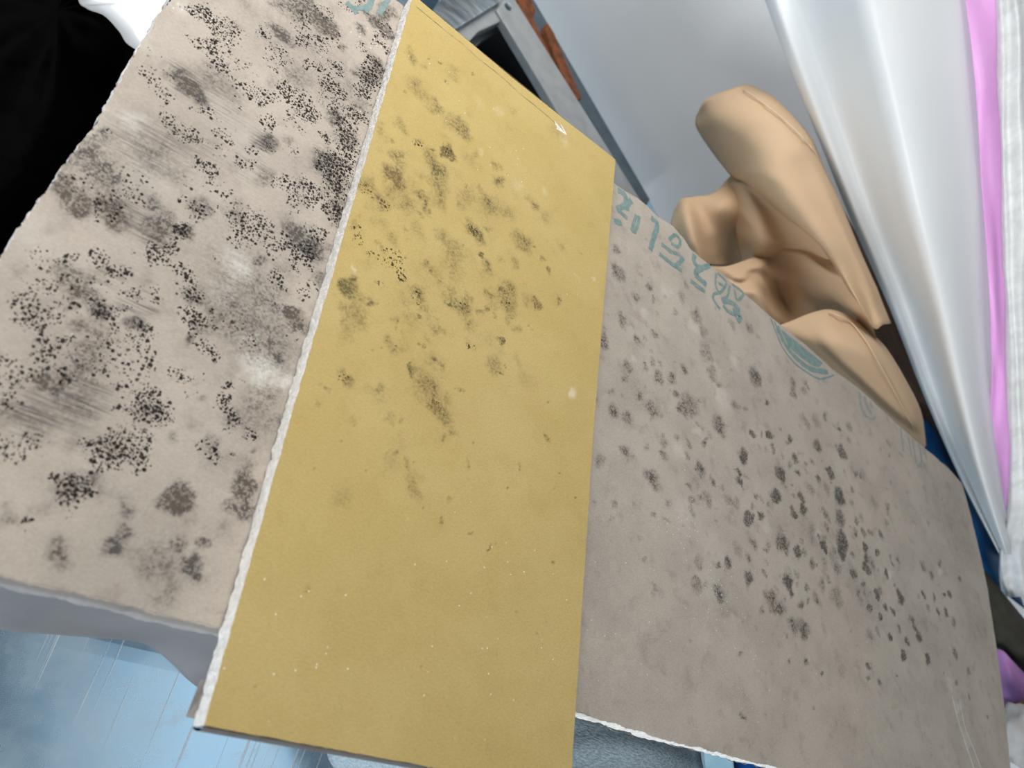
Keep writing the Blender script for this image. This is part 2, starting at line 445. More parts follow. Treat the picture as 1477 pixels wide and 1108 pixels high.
G_dots = [  # px, py, radius px, density
 (290,15,18,.30),(278,17,14,.5),(300,28,22,.55),(318,42,26,.62),(312,68,22,.6),(314,90,16,.5),(285,62,16,.4),(340,36,14,.4),(379,47,15,.55),(437,58,12,.6),(460,58,10,.75),
 (400,85,26,.25),(217,112,20,.42),(228,128,15,.4),(244,146,14,.4),(250,173,18,.4),(278,193,20,.55),(295,160,16,.45),(318,200,10,.6),(272,205,8,.8),
 (325,102,12,.55),(342,118,15,.5),(359,132,14,.45),(383,142,18,.5),(437,152,28,.72),(412,138,14,.6),(448,166,14,.8),(406,129,15,.5),(386,176,13,.65),(352,233,13,.65),(370,220,10,.6),
 (467,196,8,.8),(420,220,14,.45),(288,237,10,.7),(301,252,7,.6),(327,271,10,.6),(338,294,12,.5),(416,268,24,.5),(447,278,26,.6),(423,294,16,.5),(480,237,30,.75),(487,268,25,.8),
 (486,305,28,.7),(457,338,20,.55),(372,322,26,.55),(352,338,26,.5),(338,318,18,.55),(257,332,18,.85),(230,364,15,.85),(243,356,12,.6),(291,298,18,.35),(270,290,12,.25),
 (98,371,9,.75),(110,371,6,.5),(71,401,14,.45),(152,374,18,.5),(169,395,15,.65),(140,370,9,.5),(47,449,36,.50),(30,430,14,.4),(55,470,20,.5),(74,455,12,.5),(149,449,20,.7),(190,425,16,.4),(230,428,13,.6),
 (222,415,10,.3),(200,466,14,.5),(203,490,24,.5),(166,466,16,.45),(74,500,22,.55),(60,510,16,.5),(98,496,9,.8),(34,537,22,.38),(14,517,18,.3),(68,530,18,.5),(20,560,22,.25),(8,580,14,.4),
 (98,550,10,.9),(54,547,12,.8),(217,517,20,.35),(219,522,8,.8),(267,540,8,.85),(255,537,12,.4),(217,585,28,.72),(205,600,26,.65),(232,598,20,.75),(175,590,12,.35),(166,645,32,.75),(135,640,18,.7),(190,655,28,.7),(150,665,26,.55),(205,640,14,.4),
 (271,571,8,.5),(305,652,14,.75),(300,645,14,.45),(338,665,3.4,1.0,.2),(27,652,26,.42),(40,640,14,.5),(15,625,16,.3),
 (264,334,15,.8),(222,376,14,.75),(240,381,12,.7),(267,396,17,.75),(280,424,16,.8),(273,452,13,.6),(288,467,18,.8),(298,500,15,.9),(315,517,12,.8),(325,564,10,.7),(326,588,17,.8),(336,611,16,.85),(359,632,10,.8),
 (440,415,18,.40),(393,395,15,.5),(400,410,10,.5),(415,355,18,.5),(440,365,22,.6),(430,385,12,.5),(390,350,15,.45),
 (105,705,30,.60),(100,715,24,.5),(125,715,14,.4),(80,695,14,.4),(34,757,3,1,.2),
 (483,95,15,.75),(460,93,12,.7),(444,93,9,.8),(474,122,22,.5),(486,131,20,.6),(546,97,20,.6),(537,108,20,.6),(559,72,12,.55),(527,70,14,.4),(525,118,6,.9),(524,130,16,.6),(537,122,14,.7),
 (500,190,22,.7),(505,215,24,.75),(497,240,22,.8),(515,165,20,.75),(530,142,15,.7),(478,150,16,.5),(490,170,18,.5),(500,12,14,.3),(470,20,16,.4),(440,30,18,.3),(545,60,14,.4),(465,75,14,.3),
 (215,75,20,.12),(120,190,26,.15),(100,250,40,.18),(150,300,40,.2),(200,260,40,.13),(350,90,30,.15),(330,180,35,.08),(330,450,45,.10),(370,510,35,.08),(120,420,40,.25),(130,520,40,.2),(180,540,40,.2),(60,640,30,.12)]
G_stain_shade = [
 (264,115,18,.62),(250,102,12,.35),(280,135,13,.5),(290,150,10,.4),(305,112,32,.30,.9),(330,130,25,.2,.9),(135,217,30,.38,.8),(149,250,24,.45,.7),(112,295,28,.55,.6),(91,271,22,.4),(156,298,28,.45,.7),(172,318,20,.4),(105,310,10,.5),
 (115,235,30,.3,.9),(220,230,32,.20,.9),(254,254,28,.16,.9),(223,332,24,.35,.8),(237,318,18,.3),(220,294,12,.35),(406,47,16,.52),(415,60,8,.5),(474,41,20,.5),(462,30,16,.5),(423,14,24,.45,.8),(440,5,20,.45),(427,108,28,.28,.9),(481,169,15,.45),
 (413,203,10,.2),(383,203,15,.5,.7),(383,257,15,.22),(464,237,26,.38,.8),(423,332,26,.42,.8),(440,345,22,.35),(457,359,22,.40),(399,7,14,.2),(291,298,18,.25),(480,240,32,.35,.8),(487,275,26,.35,.8),(490,310,28,.35,.8),(500,200,26,.3,.8),
 (115,422,26,.48,.7),(95,395,16,.25),(149,449,20,.42,.7),(200,466,14,.45),(142,490,36,.27,.9),(118,527,40,.30,.9),(105,469,15,.3),(98,550,12,.5),(60,548,14,.5),(78,557,20,.42),(112,588,36,.22,.9),(51,605,34,.22,.9),(17,595,20,.25),
 (264,334,16,.45),(225,330,20,.25),(271,486,10,.4),(355,435,62,.22,.9),(389,490,58,.26,.9),(322,462,40,.22,.9),(389,429,28,.26,.8),(427,461,15,.92,.25),(420,455,10,.8,.3),(440,351,26,.38,.8),(372,378,12,.40),(403,511,8,.5),(369,595,42,.28,.9),(385,570,25,.2,.8),
 (250,633,9,.26),(295,574,6,.3),(369,652,5,.3),(217,591,30,.14,.9),(166,649,38,.14,.9),(280,424,18,.25,.8),(288,469,20,.25,.8),(330,600,20,.2,.8),
 (253,720,23,.72,.4),(355,698,22,.60,.5),(350,735,22,.48,.6),(328,735,12,.3),(107,705,30,.28,.8),(183,732,15,.34),(165,790,18,.5,.6),(180,770,12,.35),(275,817,17,.58,.5),(265,785,11,.42),(292,779,9,.42),(90,783,14,.28),(85,810,16,.36),(230,812,42,.24,.9),(240,860,26,.22,.8),
 (15,745,14,.22),(60,730,14,.12),(130,690,12,.3),(300,640,14,.2),(518,39,11,.45),(543,30,14,.55),(555,22,12,.4),(530,18,12,.35),(559,49,11,.42),(546,97,22,.40,.8),(530,110,20,.35,.8),(509,108,8,.36),(495,70,8,.25),(560,15,14,.35),(520,150,16,.3,.8),
 (34,400,10,.12),(340,300,25,.15,.9),(470,440,14,.3),(445,475,14,.3),(460,400,12,.3),(120,10,5,0),(220,200,90,.10,.9),(330,380,110,.10,.9),(120,520,110,.10,.9),(500,150,80,.12,.9),(420,60,80,.10,.9),(380,500,80,.10,.9),(150,260,70,.12,.9),(260,780,90,.06,.9),(400,620,50,.08,.9),
 # right half, soft blotches
 (890,360,12,.46),(893,395,16,.45),(935,413,8,.46),(918,432,9,.35),(900,465,10,.42),(920,490,8,.48),(945,485,8,.58),(868,490,14,.48),(905,530,12,.4),(900,545,8,.4),(885,590,15,.45),(905,602,12,.42),(940,590,16,.32),(900,650,12,.35),(940,690,16,.50),(975,570,8,.48),(970,545,10,.45),(950,545,13,.48),
 (1004,455,16,.32),(985,430,12,.25),(1015,480,12,.3),(930,530,8,.35),(985,592,10,.4),(960,640,10,.32),(865,660,12,.3),(1082,475,10,.32),(1055,468,8,.24),(1018,506,18,.27),(1026,536,14,.32),(1089,543,18,.50),(987,533,8,.55),(1143,553,9,.45),(1145,567,9,.48),(1163,553,8,.36),(1160,565,8,.3),(1036,556,7,.36),(994,584,20,.36),(1062,584,8,.34),
 (1106,582,6,.6,.3),(1190,602,6,.5),(1224,617,9,.32),(1038,614,18,.46),(1085,628,8,.68,.3),(1109,629,7,.75,.3),(1139,633,7,.58,.3),(1180,644,9,.55,.3),(1214,651,13,.66,.3),(1018,638,6,.5),(1072,658,11,.78,.3),(1067,680,6,.7,.3),(1067,697,8,.8,.3),(1146,661,7,.6,.3),(1151,682,5,.6,.3),(1126,685,13,.72,.3),(1197,682,9,.85,.3),(1233,682,6,.5),
 (1011,680,12,.45),(1031,699,6,.5),(1170,709,11,.3),(1119,717,11,.93,.3),(1156,719,10,.88,.3),(1211,716,13,.86,.3),(1079,747,13,.93,.3),(1097,743,8,.8,.3),(1143,738,8,.7,.3),(1160,736,8,.8,.3),(1211,747,15,.6),(1236,750,7,.5,.3),(1085,784,9,.5),(1129,784,16,.66),(1151,797,10,.68,.3),(1189,790,8,.9,.3),(1214,780,17,.85,.4),(1214,797,10,.8,.3),
 (1248,790,7,.85,.3),(1266,797,7,.8,.3),(1272,774,8,.5),(1250,821,11,.88,.3),(1250,805,6,.8,.3),(1231,828,8,.56),(1172,813,9,.46),(1079,831,12,.76,.4),(1051,814,8,.58),(1033,813,6,.48),(1009,814,10,.35),(1136,838,12,.93,.3),(1143,858,7,.8,.3),(1278,828,6,.6,.3),(1288,814,5,.5),(1266,858,8,.85,.3),(1277,875,7,.9,.3),(1256,879,7,.8,.3),(1270,892,6,.85,.3),(1288,882,6,.8,.3),(1299,862,10,.8,.3),
 (1112,865,16,.52),(1122,879,10,.55),(1207,862,18,.32),(1038,858,14,.52),(1004,845,14,.28),(1160,909,15,.55),(1146,902,13,.36),(1155,875,8,.42),(1177,865,5,.4),(1332,858,6,.55),(1353,882,5,.8,.3),(1365,884,5,.8,.3),(1370,858,6,.8,.3),(1362,858,5,.6),(1383,835,5,.6),(1343,831,9,.45),(1356,814,6,.4),(1332,818,10,.42),(1316,892,7,.5),(1339,879,6,.5),
 (1285,921,6,.9,.3),(1309,926,6,.9,.3),(1324,916,8,.85,.3),(1320,905,6,.7,.3),(1297,906,5,.5),(1304,946,9,.88,.3),(1338,950,7,.78,.3),(1378,943,9,.5),(1376,899,9,.42),(1253,960,5,.7,.3),(1253,980,4,.5),(1268,982,4,.5),(1185,977,4,.8,.3),(1165,955,3,.8,.3),(1397,970,7,.46),(1380,983,6,.4),(1398,1005,3,.8,.3),(1425,1033,3,.9,.3),(1292,973,3,.5),(1361,972,3,.6),(1214,967,12,.16),
 (1150,760,90,.12,.9),(1385,770,85,.17,.9),(1410,900,60,.12,.9),(1350,720,60,.08,.9),(1240,850,80,.12,.9),(920,560,60,.12,.9),(1090,560,90,.06,.9),(1330,900,60,.10,.9),(1050,850,60,.10,.9),(1010,700,40,.12,.9),(960,660,10,.3),(1050,720,10,.3),(1000,745,8,.3),(1190,740,10,.4),(1090,715,8,.4),(1180,690,7,.5),(1170,665,6,.5),(1130,700,6,.4),(1230,705,7,.4),(1228,725,7,.5),(1235,770,7,.6),(1255,770,6,.5),(1245,845,6,.6),(1290,845,5,.5)]  # broad soft blobs at the right end paint in the light's fall-off
rr = np.random.default_rng(21)
G_stain_shade = [(x, y, r * (1.12 if x < 600 else 1.04), min(q * (1.75 if x < 600 else 1.3), .95), *e) for x, y, r, q, *e in G_stain_shade]
for k in range(110):     # faint clouds and small spots all over the left half
    x, y = rr.uniform(0, 560), rr.uniform(0, 840)
    G_stain_shade.append((x, y, rr.uniform(5, 24), rr.uniform(.10, .32), .85))
    G_dots.append((rr.uniform(0, 560), rr.uniform(0, 560), rr.uniform(6, 22), rr.uniform(.05, .3)))
for k in range(150):      # many small stray spots on the right half
    x, y = rr.normal(1160, 110), rr.normal(770, 110)
    if x > 860 + 0 and y > 265 + 0.85 * (x - 885) + 30 and x < 1400: G_stain_shade.append((x, y, rr.uniform(2.5, 6), rr.uniform(.2, .6), .35))
for k in range(45):
    x, y = rr.normal(1165, 85), rr.normal(760, 95)
    if y > 265 + 0.85 * (x - 885) + 50 and 880 < x < 1360: G_stain_shade.append((x, y, rr.uniform(7, 14), rr.uniform(.18, .42), .6))
for k in range(80):
    x, y = rr.uniform(855, 1040), rr.uniform(330, 760)
    if y > 265 + 0.85 * (x - 885) + 40: G_stain_shade.append((x, y, rr.uniform(3, 8), rr.uniform(.15, .45), .45))
G_smear = [(223,335,34,.8),(120,575,45,.8),(50,600,45,.8),(200,440,30,.7),(150,395,30,.4),(265,115,35,.6),(320,150,50,.35),(210,210,60,.5),(380,205,24,.8),(180,300,40,.4),(330,400,60,.25),(110,640,40,.2),(280,210,50,.35),(360,240,40,.3)]
G_pale = [(342,383,30,.95,.8),(322,425,24,.45,.8),(376,537,36,1,.6),(362,486,10,.6),(406,550,18,.8),(195,170,18,.6,.8),(180,175,30,.35,.9),(130,190,40,.25,.9),(40,340,50,.3,.9),(320,165,40,.25,.9),(360,200,40,.2,.9),(210,60,30,.35,.9),
 (260,10,20,.5,.8),(220,250,60,.25,.9),(990,740,48,.26,.9),(1020,840,60,.26,.9),(1030,780,40,.26,.9),(1060,520,16,.45,.8),(1000,470,14,.3),(960,420,14,.25),(1040,570,20,.3),(980,650,14,.25),(1005,620,10,.3),(1180,770,12,.3),(1105,760,12,.3),(930,450,10,.3),(915,520,10,.3),(1355,822,8,.4),(1283,828,7,.4),(1370,985,10,.35),(1380,1020,9,.4),(1395,1070,14,.35),(1110,520,30,.12)]
G_fleck = [(980,760,60,.30,.9),(1030,850,70,.25,.9),(1000,700,40,.15,.9),(1100,950,200,.05,.9),(900,900,150,.05,.9),(1250,1000,120,.03,.9),(300,25,60,.12,.9),(255,10,14,.7),(530,60,60,.12,.9),(490,130,60,.08,.9),(100,500,250,.015,.9),(1200,700,200,.02,.9)]
attrs = dict(stain=paint(PG, G_stain_shade, ZG, 11, 0.0045), dots=paint(PG, G_dots, ZG, 31, 0.006), smear=paint(PG, G_smear, ZG, 41),
             pale=paint(PG, G_pale, ZG, 51, 0.006), fleck=paint(PG, G_fleck, ZG, 61))
board = thing('plasterboard_sheet', 'large grey paper-faced plasterboard covered in black mould spots, lying underneath', 'plasterboard', 'mouldy plasterboards')
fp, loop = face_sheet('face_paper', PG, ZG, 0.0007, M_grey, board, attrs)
tag(fp, 'grey paper face with black mould and teal print'); gface = fp
slab('gypsum_core', loop, ZG - TB + 0.0007, ZG - 0.00065, M_gyps, board, 0.0008, 5, 0.0004)
slab('back_paper', loop, ZG - TB, ZG - TB + 0.0006, M_back, board, 0.0016, 8, 0.0006, 2)

# grey paper folded over the left part of the near rim
row = [q for q in PG[0] if q[0] < 0.245]
V = []
for q in row:
    for k in range(6):
        V.append((q[0], q[1] + (0.0006 if k == 0 else -0.0014 - 0.0004 * math.sin(math.pi * k / 5)) + 0.0003 * math.sin(q[0] * 300 + k), ZG + 0.00005 - (0 if k == 0 else 0.0006 + (TB - 0.001) * (k - 1) / 4)))
mesh_obj('rim_paper', V, [(i * 6 + k, i * 6 + k + 1, (i + 1) * 6 + k + 1, (i + 1) * 6 + k) for i in range(len(row) - 1) for k in range(5)], mat_plain('rim_grey', (0.27, 0.26, 0.25), (0.22, 0.215, 0.21), 60, 0.85), board, True)

# teal print on the grey face (cut off by the board's rim)
INK = [ # width px, points
 (8,[(891,274),(901,281),(903,293),(905,304)]),(8,[(911,289),(903,295.5),(890,302)]),(6,[(891,303),(905,315)]),(8,[(886,319),(897,322)]),
 (5,[(918,310),(914,322),(911,333)]),(5,[(922,312),(920,324),(915,336)]),(3,[(911,333),(915,336)]),
 (8,[(939,314),(948,324),(943,342),(938,361)]),
 (5,[(965,346),(974,339),(981,347),(978,356),(968,351)]),(6,[(954,352),(969,364)]),(6,[(951,366),(968,380),(984,391)]),(6,[(986,372),(979,380),(972,384)]),(5,[(970,364),(979,367),(984,373)]),
 (7,[(1002,367),(1001,378),(1010,386),(1024,383)]),(8,[(1012,387),(1003,395),(1019,411)]),(6,[(996,405),(1017,421)]),
 (3.5,[(1033,394),(1032,411),(1036,421)]),(4,[(1035,394),(1047,406),(1045,414.5),(1038.5,422),(1030,424),(1029,432),(1038.5,446)]),(4,[(1052.6,412),(1049,427.5),(1041,431)]),
 (4,[(1056,410),(1072,423),(1064.5,434)]),(4,[(1059,417),(1062,432)]),(7,[(1041,434),(1056,437),(1067,448)]),(5,[(1043,440),(1050,449),(1062,455)]),(7,[(1057,447),(1068,456),(1064,464)]),(4,[(1036,408),(1043,412)]),
 (2.5,[(1111.4,459),(1121,484),(1131,505),(1147,524.5),(1164.5,537.5),(1181,546.5),(1195,544),(1203,541)]),(7,[(1121,470),(1132,496),(1149,517),(1169,532),(1194,537)]),(2.5,[(1117,464),(1123,482)]),
 (8,[(500,3),(508,11),(515,20)]),(7,[(560,-2),(553,10),(546,20)]),(8,[(536,-3),(533,8),(526,16)]),(6,[(508,11),(520,12),(533,8)])]
FADED = [(5,[(1240,566),(1242,588),(1250,602)]),(6,[(1247,572),(1250,586),(1257,596)]),(2.5,[(1247.6,598.5),(1257,605),(1263,600.7)]),(4,[(1255,579),(1258,590)]),
 (3.5,[(1299,617),(1303,651.5)]),(3.5,[(1309.6,630),(1315,658)]),(3.5,[(1316,634),(1322.6,671),(1329,664.5),(1325,638.5)]),(2.5,[(1327,658),(1338,682)]),(3,[(1333,646),(1336,662)])]
def ink(name, strokes, mat, label):
    V, F = [], []
    for k, (w, pts) in enumerate(strokes):
        ws = w / local_scale(*pts[len(pts) // 2], ZG)
        v, f = ribbon_verts([at_z(x, y, ZG) for x, y in pts], ws * 1.2, ZG + 0.00012 + 0.00001 * k, k)
        F += [tuple(i + len(V) for i in q) for q in f]; V += v
    return tag(mesh_obj(name, V, F, mat, gface), label)
groups = [(0, 4), (4, 7), (7, 8), (8, 13), (13, 16), (16, 25)]
for a, b in groups:
    ink('printed_character', INK[a:b], M_teal, 'teal printed character on the rim')
ink('printed_emblem', INK[25:28], M_teal, 'teal half round emblem cut off by the rim')
ink('printed_character', INK[28:], M_teal, 'teal printed character on the rim')
seg = [(1125.5, 474), (1150, 494), (1187, 524), (1181, 530), (1172, 527), (1156, 516), (1138, 500)]
tag(mesh_obj('emblem_fill', [at_z(x, y, ZG + 0.0001) for x, y in seg], [tuple(range(len(seg)))], M_teal, gface), 'solid teal centre of the emblem')
ink('printed_character', FADED[:4], M_teal2, 'faded teal character')
ink('printed_character', FADED[4:], M_teal2, 'faded teal lettering')
# pale double scratch near the right end
V, F = [], []
for w, pts in ((2.2, [(1373, 1003), (1383, 1043), (1395, 1080), (1405, 1110)]), (1.6, [(1384, 1010), (1392, 1050), (1406, 1085), (1416, 1112)])):
    v, f = ribbon_verts([at_z(x, y, ZG) for x, y in pts], w / local_scale(1390, 1050, ZG), ZG + 0.0001)
    F += [tuple(i + len(V) for i in q) for q in f]; V += v
tag(mesh_obj('scratch', V, F, mat_plain('scratch_pale', (0.80, 0.78, 0.74), (0.6, 0.57, 0.53), 200, 0.9), gface), 'pale double scratch in the paper')

# --- yellow board
ypt = lambda x, y: at_z(x, y, ZY)[:2]
A, B, C_, D_ = ypt(294, 1047), ypt(822, 1140), ypt(888, 230), ypt(594, 0)
# square it up on its own corners, carrying the hidden near right corner on
B = np.array([ypt(825, 1108)[0] + 0.001, A[1] + 0.001])
D_ = D_ + (D_ - A) / np.linalg.norm(D_ - A) * 0.006
yn, yf = edge_curve([A, ypt(600, 1103), B]), edge_curve([D_, ypt(745, 117), C_])
yl, yr = edge_curve([A, ypt(420, 600), D_]), edge_curve([B, ypt(825, 1108), ypt(855, 640), C_])
PY, UY, VY = coons(yn, yf, yl, yr, 170, 340, dict(n=0.0003, f=0.0004, l=0.0006, r=0.0004), 9)
Y_stain = [
 (592,81,12,.38),(612,95,8,.3),(653,105,14,.24),(602,125,18,.36),(619,146,16,.3),(629,156,11,.45),(645,120,3,.6,.3),(616,86,2.2,.7,.3),(575,176,12,.42),(584,188,8,.36),(660,176,20,.45),(670,192,15,.42),(645,218,11,.78,.4),(653,224,6,.6),(604,206,9,.28),(574,230,13,.46),(580,245,8,.4),(568,206,6,.42),(548,190,9,.32),
 (573,262,17,.72,.5),(562,250,12,.62),(629,244,19,.52),(633,267,18,.48),(634,290,18,.34),(606,284,12,.58),(612,296,8,.5),(531,267,16,.46),(551,291,18,.48),(518,250,8,.3),(517,270,10,.4),(514,328,10,.25),(717,237,9,.4),(719,262,12,.6),(692,274,7,.48),(707,296,20,.46),(731,305,16,.28),(768,294,14,.34),(788,311,14,.22),
 (682,330,14,.66),(690,342,11,.62),(667,298,9,.28),(700,325,7,.4),(755,350,17,.50),(741,338,12,.4),(636,342,12,.36),(565,345,12,.28),(653,359,18,.36),(684,220,7,.3),(585,330,6,.3),(680,107,2.2,.5,.3),
 (694,369,6,.8,.3),(707,391,14,.46),(744,382,10,.46),(656,384,18,.24),(612,380,8,.36),(502,412,12,.74,.4),(514,426,14,.36),(511,452,26,.44,.8),(535,438,7,.5),(501,482,18,.22),(602,425,16,.48),(614,445,12,.36),(595,462,18,.18),(655,432,18,.46),(668,446,18,.46),(676,430,11,.42),(672,468,9,.42),(694,448,6,.5),
 (734,416,15,.45),(731,437,20,.5),(704,424,10,.52),(734,458,12,.4),(775,438,7,.56,.4),(746,475,8,.3),(722,487,7.5,.95,.3),(680,499,10,.22),(634,477,8,.45),(560,492,9,.45),(571,504,10,.40),(568,455,10,.22),(714,528,14,.42),(743,521,8,.2),(640,529,9,.3),(490,541,9,.5),(502,551,9,.52),(470,556,6,.32),(548,563,18,.36),
 (610,550,20,.40),(623,570,20,.44),(640,597,17,.56),(630,585,14,.4),(655,620,9,.38),(562,605,9,.36),(457,584,8,.3),(507,611,9,.18),(646,573,8,.4),(565,661,18,.16),(589,670,5,.45),(601,707,12,.46),(494,719,15,.16),(595,688,14,.18),(575,640,20,.1),(684,638,2,.6,.3),(624,523,2,.6,.3),(760,577,1.6,.95,.2),(755,350,8,.3),(690,300,40,.10,.9),(640,430,90,.08,.9),(580,270,70,.08,.9),(620,570,70,.06,.9),(445,855,6,.3)]
for k in range(70):
    x, y = rr.normal(620, 75), rr.normal(400, 170)
    if 520 - (y - 250) * .29 < x < 850 and y > 30: Y_stain.append((x, y, rr.uniform(1.5, 4.5), rr.uniform(.2, .6), .35))
for k in range(60):
    x, y = rr.uniform(330, 840), rr.uniform(350, 1040)
    if x > 600 - y * .292 + 20: Y_stain.append((x, y, rr.uniform(1, 1.8), rr.uniform(.3, .8), .3))
Y_dots = [(568,377,26,.32),(535,368,12,.35),(551,411,9,.3),(579,397,11,.55),(518,345,12,.4),(514,328,12,.45),(604,206,9,.35),(645,218,9,.4),(530,275,14,.3),(553,293,14,.35),(682,332,10,.5),(680,499,9,.35),(668,442,16,.2),(731,437,16,.2),(602,428,14,.2),(497,546,10,.3),(632,585,16,.2)]
Y_pale = [(826,567,8,.8),(824,572,6,.5),(507,387,4,.9),(832,401,6,.35),(815,206,12,.45,.8),(748,267,14,.35,.8),(785,274,9,.4,.8),(694,217,6,.4),(690,145,14,.25,.9),(720,160,12,.25),(855,402,4,.5),(700,560,160,.06,.9)]
Y_fleck = [(700,200,140,.05,.9),(620,90,60,.05,.9),(700,900,260,.05,.9),(420,900,160,.09,.9),(820,420,30,.12,.9),(805,800,30,.07,.9)]
Y_smear = [(1,1,1,0)]
Y_stain = [(x, y, r * 1.2, min(q * 1.15, .95), *(e if e else (.75,))) for x, y, r, q, *e in Y_stain]
for k in range(95):
    x, y = rr.normal(640, 80), rr.normal(330, 140)
    if 520 - (y - 250) * .29 < x < 840 and 30 < y < 640: Y_stain.append((x, y, rr.uniform(8, 20), rr.uniform(.08, .26), .85))
attrs = dict(stain=paint(PY, Y_stain, ZY, 71, 0.0050), dots=paint(PY, Y_dots, ZY, 81), smear=paint(PY, Y_smear, ZY, 91),
             pale=paint(PY, Y_pale, ZY, 101), fleck=paint(PY, Y_fleck, ZY, 111))
yb = thing('plasterboard_strip', 'yellow paper-faced plasterboard strip with faint mould, laid across the grey board', 'plasterboard', 'mouldy plasterboards')
fp, loop = face_sheet('face_paper', PY, ZY, 0.0006, M_yellow, yb, attrs)
tag(fp, 'mustard yellow paper face with grey green mould blotches'); yface = fp
# paper wraps the near and far long rims; the left side shows raw gypsum
slab('gypsum_core', loop, ZY - TB + 0.0006, ZY - 0.00055, M_gyps, yb, 0.0006, 15, 0.0003)
slab('back_paper', loop, ZY - TB, ZY - TB + 0.0006, M_back, yb, 0.0010, 18, 0.0004, 2)
def side_wrap(name, a, b, mat, o0=-0.0004):
    """paper folded over a rim, bulging slightly"""
    a, b = np.array(a), np.array(b); d = (b - a) / np.linalg.norm(b - a); nn = np.array([d[1], -d[0]])
    V = []
    for k in range(7):
        ang = -math.pi / 2 + math.pi * k / 6
        off = o0 + 0.0016 * math.cos(ang) ; z = ZY - TB / 2 - 0.00015 + 0.5 * (TB - 0.0006) * math.sin(ang)
        for q in (a, b): V.append((*(q + nn * off), z))
    return mesh_obj(name, V, [(2 * k, 2 * k + 1, 2 * k + 3, 2 * k + 2) for k in range(6)], mat, yb, True)
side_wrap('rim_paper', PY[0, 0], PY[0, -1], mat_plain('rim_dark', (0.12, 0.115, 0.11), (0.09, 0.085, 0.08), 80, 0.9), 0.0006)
side_wrap('rim_paper', PY[-1, -1], PY[-1, 0], M_rim)
# torn flap of backing paper by the near left corner
fl = [at_z(289, 981, ZY - TB - .001), at_z(268, 1034, ZY - TB - .006), at_z(280, 1037, ZY - TB - .004), at_z(300, 1037, ZY - TB - 0.0006), at_z(310, 981, ZY - TB - 0.0006)]
o = mesh_obj('torn_flap', fl, [(0, 1, 2, 3, 4)], M_back, yb)
m = o.modifiers.new('thickness', 'SOLIDIFY'); m.thickness = 0.0005
# scored line beside the far rim and the white scuff on it
pts = [(601, 10), (640, 42), (668, 64), (690, 84), (725, 112), (750, 135), (775, 155), (796, 173), (806, 184)]
v, f = ribbon_verts([at_z(x, y, ZY) for x, y in pts], 1.5 / local_scale(700, 90, ZY), ZY + 0.00008)
tag(mesh_obj('scored_line', v, f, M_score, yface), 'thin scored crease along the far rim')
V, F = [], []
for k, (w, pts) in enumerate(((4, [(801, 178), (812, 190)]), (3, [(803, 185), (817, 194)]), (2.4, [(809, 180), (816, 193)]), (2, [(800, 175), (805, 186)]))):
    v, f = ribbon_verts([at_z(x, y, ZY) for x, y in pts], w / local_scale(806, 185, ZY), ZY + 0.0001 + k * 1e-5, k)
    F += [tuple(i + len(V) for i in q) for q in f]; V += v
tag(mesh_obj('white_scuff', V, F, M_chalk, yface), 'white chalky scuff mark')

# ------------------------------------------------------------------ wrapped pack that carries the boards
M_wrap = mat_plain('grey_plastic_wrap', (0.165, 0.158, 0.158), (0.135, 0.13, 0.131), 14, 0.45, spec=0.5, bump=0.05, bscale=30)
pack = thing('wrapped_pack', 'pack wrapped in smooth grey plastic film carrying the grey board', 'pack')
btm = [(-120, 868), (0, 893), (100, 908), (160, 919), (200, 924), (225, 934), (250, 950), (275, 970), (300, 984), (330, 990)]
low = [at_z(x, y, 0.0) for x, y in btm]
low = [q for q in low if q[0] > 0.03]; low = [np.array([0.022, low[0][1], 0])] + low
ztop = ZG - TB - 0.0012
rows = []
for k, (zz, off) in enumerate(((0.0, 0.0), (0.012, -0.004), (0.04, 0.0), (0.12, 0.008), (0.22, 0.004), (ztop - 0.012, -0.002), (ztop - 0.002, 0.004), (ztop, 0.016))):
    rows.append([np.array([q[0], max(min(q[1] * (1 - zz / ztop) + 0.064 * (zz / ztop), 0.1) + off + 0.003 * math.sin(q[0] * 45 + k), 0.05), zz]) for q in low])
P = catmull(np.array(rows), 4); P = catmull(P.transpose(1, 0, 2), 5).transpose(1, 0, 2)
P[..., 2] = np.clip(P[..., 2], 0, ztop)
for j in range(P.shape[1]):
    for i in range(P.shape[0]):
        if P[i, j, 2] < 0.03: P[i, j, 2] += floor_z(P[i, j, 1]) * (1 - P[i, j, 2] / 0.03)
mesh_obj('front_wrap', P.reshape(-1, 3), grid_faces(*P.shape[:2]), M_wrap, pack, True)
xl, xr = P[0, 0, 0], P[0, -1, 0]
box_between('body', [(xl + 0.004, 0.098), (xr - 0.004, 0.098), (xr - 0.004, 0.36), (xl + .004, 0.36)], 0.0, ztop, M_wrap, pack, bevel=0.006)

